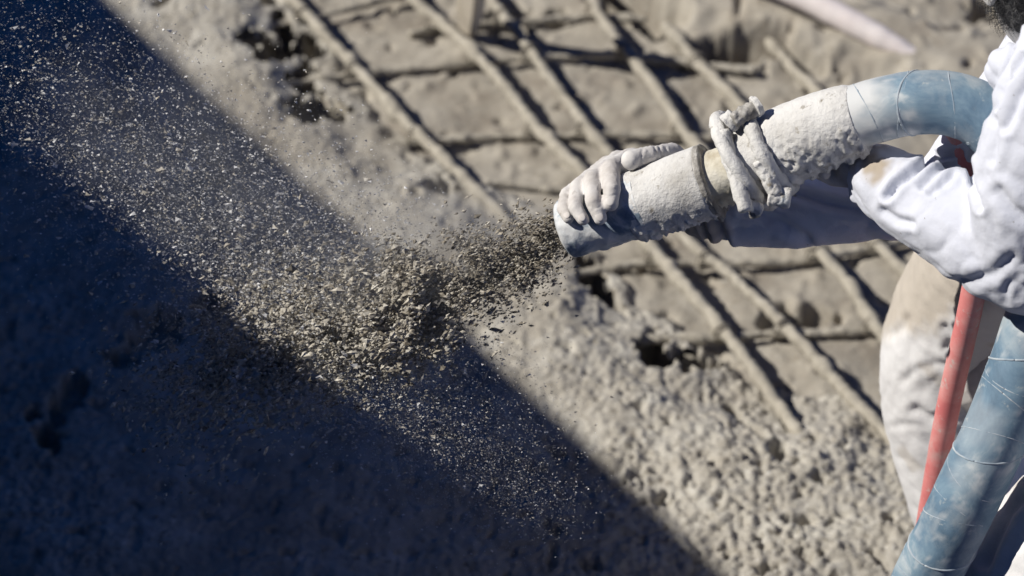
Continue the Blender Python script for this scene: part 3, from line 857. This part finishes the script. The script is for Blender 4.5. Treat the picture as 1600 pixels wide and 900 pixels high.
for an, yaw in ((AN_N, -.35), (AN_F, .05)):
    d_ = np.array([-math.cos(yaw), math.sin(yaw), 0])
    skin("boot", chain([an + np.array([0, 0, .09]), an + np.array([0, 0, -.02]), an - d_ * .05 + np.array([0, 0, -.04])], [.058, .056, .045]) +
         chain([an + np.array([0, 0, -.03]), an + d_ * .12 + np.array([0, 0, -.045]), an + d_ * .19 + np.array([0, 0, -.05])], [.055, .046, .038]), .007, 3, M['boot'], person)

# ------------------------------------------------------------------ spray
OCT_V = np.array([(1, 0, 0), (-1, 0, 0), (0, 1, 0), (0, -1, 0), (0, 0, 1), (0, 0, -1)], float)
OCT_F = np.array([(0, 2, 4), (2, 1, 4), (1, 3, 4), (3, 0, 4), (2, 0, 5), (1, 2, 5), (3, 1, 5), (0, 3, 5)])
TET_V = np.array([(1, 1, 1), (-1, -1, 1), (-1, 1, -1), (1, -1, -1)], float) / 1.3
TET_F = np.array([(0, 1, 2), (0, 3, 1), (0, 2, 3), (1, 3, 2)])
def grains(rng, cen, size, direc, stretch, V=OCT_V, Fc=OCT_F):
    n = len(cen); k = len(V)
    a = direc + rng.normal(size=(n, 3)) * .35; a /= np.linalg.norm(a, axis=1, keepdims=True)
    b = np.cross(a, rng.normal(size=(n, 3))); b /= np.linalg.norm(b, axis=1, keepdims=True); c = np.cross(a, b)
    sc_ = size[:, None] * rng.uniform(.55, 1.25, (n, 3)); sc_[:, 0] *= stretch
    jit = rng.uniform(.55, 1.3, (n, k))
    v = cen[:, None] + jit[..., None] * ((V[None, :, :1] * sc_[:, None, :1]) * a[:, None] + (V[None, :, 1:2] * sc_[:, None, 1:2]) * b[:, None] + (V[None, :, 2:] * sc_[:, None, 2:]) * c[:, None])
    f = (Fc[None] + (np.arange(n) * k)[:, None, None]).reshape(-1, 3)
    return v.reshape(-1, 3), f

# the jet's path: from the bore down to the sprayed layer
JET = [P(884, 366, 3.57), P(800, 403, 3.59), P(700, 448, 3.61), P(600, 494, 3.63), P(500, 528, 3.65), P(400, 565, 3.67), P(280, 615, 3.69), P(150, 680, 3.72)]
JC, JS = spline(np.array(JET), 200)
JT, JA, JB = frames(JC)
def jet_points(rng, t, spread):
    i = t * 199; i0 = np.clip(i.astype(int), 0, 198); fr = (i - i0)[:, None]
    g = lambda A: A[i0] * (1 - fr) + A[i0 + 1] * fr
    c, a, b, tt_ = g(JC), g(JA), g(JB), g(JT)
    r = np.interp(t, [0, .08, .3, .6, 1], [.028, .042, .056, .075, .11]) * spread
    ang = rng.uniform(0, 2 * np.pi, len(t)); rad = np.abs(rng.normal(0, .62, len(t)))
    # clumping: pull points towards clods
    p = c + (np.cos(ang) * rad * r)[:, None] * a + (np.sin(ang) * rad * r)[:, None] * b
    return p, tt_

def build_jet():
    rng = np.random.default_rng(11)
    n = 66000
    t = np.concatenate([rng.uniform(.0, .40, int(n * .58)) , .25 + .7 * rng.beta(1.2, 1.8, n - int(n * .58))]) * 1.0
    p, d = jet_points(rng, t, 1.0)
    w = pnoise(p * np.array([26, 26, 26]) + 3)
    keep = rng.uniform(size=n) < smooth(-.35, .30, w)
    p, d, t = p[keep], d[keep], t[keep]
    size = np.exp(rng.normal(np.log(.0016), .45, len(p))) * np.interp(t, [0, .2, .35, .6, 1], [.62, .82, 1.3, 1.25, .7])
    v, f = grains(rng, p, np.clip(size, .0006, .0047), d, 1.9)
    mi = np.repeat((rng.uniform(size=len(p)) < np.interp(t, [0, .15, .35, .6, 1], [.15, .35, .7, .9, .95])).astype(int), 8)
    o = mesh_from("sprayed_mix", v, f, None, smooth_=False, mats=[M['wet_grain'], M['grain']], mat_idx=mi)
    tag(o, "dense jet of wet brown grey concrete grains shooting from the nozzle", "concrete spray", kind="stuff")
build_jet()

def build_rebound():
    rng = np.random.default_rng(23)
    P_, S_, MI = [], [], []
    def add(px, py, size, bright, d0=3.585, d1=3.78):
        d = d0 + (d1 - d0) * rng.beta(1.2, 1.6, len(px))
        c = CAMP + d[:, None] * (FW + ((px - 800) * K)[:, None] * RT + ((450 - py) * K)[:, None] * UP)
        ok = c[:, 2] > .2
        P_.append(c[ok]); S_.append(size[ok]); MI.append(bright[ok])
    # broad fan thrown up on the far side of the jet
    n = 60000
    u = rng.beta(1.0, 1.8, n)
    ax0, ax1 = np.array([600, 500.]), np.array([-90, 90.])
    c = ax0 + u[:, None] * (ax1 - ax0); perp = np.array([.53, -.85])
    lat = rng.normal(.1, 1, n) * np.interp(u, [0, .5, 1], [80, 100, 120])
    px, py = (c + lat[:, None] * perp).T
    add(px, py, np.exp(rng.normal(np.log(.00031), .66, n)), (rng.uniform(size=n) < .6).astype(int))
    # lobe to the near side
    n = 30000
    u = rng.beta(1.0, 2.3, n)
    ax0, ax1 = np.array([560, 520.]), np.array([930, 860.])
    c = ax0 + u[:, None] * (ax1 - ax0); perp = np.array([.66, -.75])
    lat = rng.normal(0, 1, n) * np.interp(u, [0, .5, 1], [75, 72, 70])
    px, py = (c + lat[:, None] * perp).T
    add(px, py, np.exp(rng.normal(np.log(.00036), .5, n)) * np.interp(u, [0, 1], [1.15, .7]), (rng.uniform(size=n) < .4).astype(int))
    # crumbs thrown round the middle of the jet
    n = 7000
    px = rng.normal(500, 105, n); py = rng.normal(505, 60, n)
    add(px, py, np.exp(rng.normal(np.log(.0010), .45, n)), (rng.uniform(size=n) < .22).astype(int))
    p = np.vstack(P_); s = np.concatenate(S_); mi = np.concatenate(MI)
    dv = (JC[120] - JC[80]) / np.linalg.norm(JC[120] - JC[80]) * np.array([1, 1, -.6])
    v, f = grains(rng, p, np.clip(s, .0002, .0027), np.tile(dv, (len(p), 1)), 2.0, TET_V, TET_F)
    o = mesh_from("flying_grit", v, f, None, smooth_=False, mats=[M['grain'], M['mote']], mat_idx=np.repeat(mi, 4))
    tag(o, "fine bright grit scattering in the air around the jet", "grit", kind="stuff")
build_rebound()

def build_dust():
    """Fine dust hanging round the jet: an even-edged ellipsoid volume, thinning outwards and broken up by noise."""
    a, b = P(640, 470, 3.68), P(60, 120, 3.70)
    c = (a + b) / 2; ux = (b - a); L_ = np.linalg.norm(ux); ux /= L_
    uz = FW - ux * (FW @ ux); uz /= np.linalg.norm(uz); uy = np.cross(uz, ux)
    v, f = capsule((0, 0, 0), (0, 0, 1e-4), 1, 1, 32, 12)
    m = bpy.data.materials.new("airborne_dust"); m.use_nodes = True
    nt = m.node_tree; N = nt.nodes; L = nt.links; N.clear()
    out = N.new("ShaderNodeOutputMaterial"); vol = N.new("ShaderNodeVolumePrincipled"); L.new(vol.outputs[0], out.inputs["Volume"])
    vol.inputs["Color"].default_value = (.74, .75, .79, 1); vol.inputs["Anisotropy"].default_value = .2
    tc = N.new("ShaderNodeTexCoord")
    ln = N.new("ShaderNodeVectorMath"); ln.operation = 'LENGTH'; L.new(tc.outputs["Object"], ln.inputs[0])
    fall = N.new("ShaderNodeMapRange"); fall.interpolation_type = 'SMOOTHSTEP'
    for k, val in ((1, .15), (2, 1.0), (3, 1.0), (4, 0.0)): fall.inputs[k].default_value = val
    L.new(ln.outputs["Value"], fall.inputs[0])
    nz = N.new("ShaderNodeTexNoise"); nz.inputs["Scale"].default_value = 2.6; nz.inputs["Detail"].default_value = 4
    L.new(tc.outputs["Object"], nz.inputs["Vector"])
    mr = N.new("ShaderNodeMapRange"); mr.inputs[1].default_value = .36; mr.inputs[2].default_value = .66; L.new(nz.outputs[0], mr.inputs[0])
    mu = N.new("ShaderNodeMath"); mu.operation = 'MULTIPLY'; L.new(fall.outputs[0], mu.inputs[0]); L.new(mr.outputs[0], mu.inputs[1])
    m2 = N.new("ShaderNodeMath"); m2.operation = 'MULTIPLY'; m2.inputs[1].default_value = DUST; L.new(mu.outputs[0], m2.inputs[0])
    L.new(m2.outputs[0], vol.inputs["Density"])
    def cloud(c, ux, uy, uz, half, dens):
        mm = m.copy(); [q for q in mm.node_tree.nodes if q.type == 'MATH' and not q.inputs[1].is_linked][0].inputs[1].default_value = dens
        o = mesh_from("airborne_dust", v, f, mm)
        o.matrix_world = Matrix(((ux[0] * half[0], uy[0] * half[1], uz[0] * half[2], c[0]), (ux[1] * half[0], uy[1] * half[1], uz[1] * half[2], c[1]),
                                 (ux[2] * half[0], uy[2] * half[1], uz[2] * half[2], c[2]), (0, 0, 0, 1)))
        return o
    tag(cloud(c, ux, uy, uz, (L_ * .62, .19, .12), DUST), "thin pale dust veil hanging over the shaded side of the jet", "dust", kind="stuff")
    a, b = P(880, 355, 3.60), P(500, 400, 3.62)
    c2 = (a + b) / 2; ux2 = (b - a) / np.linalg.norm(b - a); uy2 = np.cross(uz, ux2); uy2 /= np.linalg.norm(uy2); uz2 = np.cross(ux2, uy2)
    tag(cloud(c2, ux2, uy2, uz2, (.22, .10, .08), DUST * 2.4), "small pale dust puff above the jet just left of the hand", "dust", kind="stuff")
    a, b = P(850, 382, 3.60), P(400, 570, 3.66)
    c3 = (a + b) / 2; L3 = np.linalg.norm(b - a); ux3 = (b - a) / L3; uy3 = np.cross(uz, ux3); uy3 /= np.linalg.norm(uy3); uz3 = np.cross(ux3, uy3)
    tag(cloud(c3, ux3, uy3, uz3, (L3 * .66, .11, .09), DUST * 1.6), "brown grey dust wrapped round the dense middle of the jet", "dust", kind="stuff")
DUST = 4.0
build_dust()

# ------------------------------------------------------------------ origins at the things' own bases
def rebase(o, loc):
    loc = Vector(loc)
    if o.type == 'MESH':
        o.data.transform(Matrix.Translation(-loc))
    o.location = loc
    for ch in o.children:
        ch.matrix_parent_inverse = Matrix.Translation(-loc)
rebase(nozzle, N1); rebase(hose, HC[0]); rebase(person, (.76, 2.6, 0))
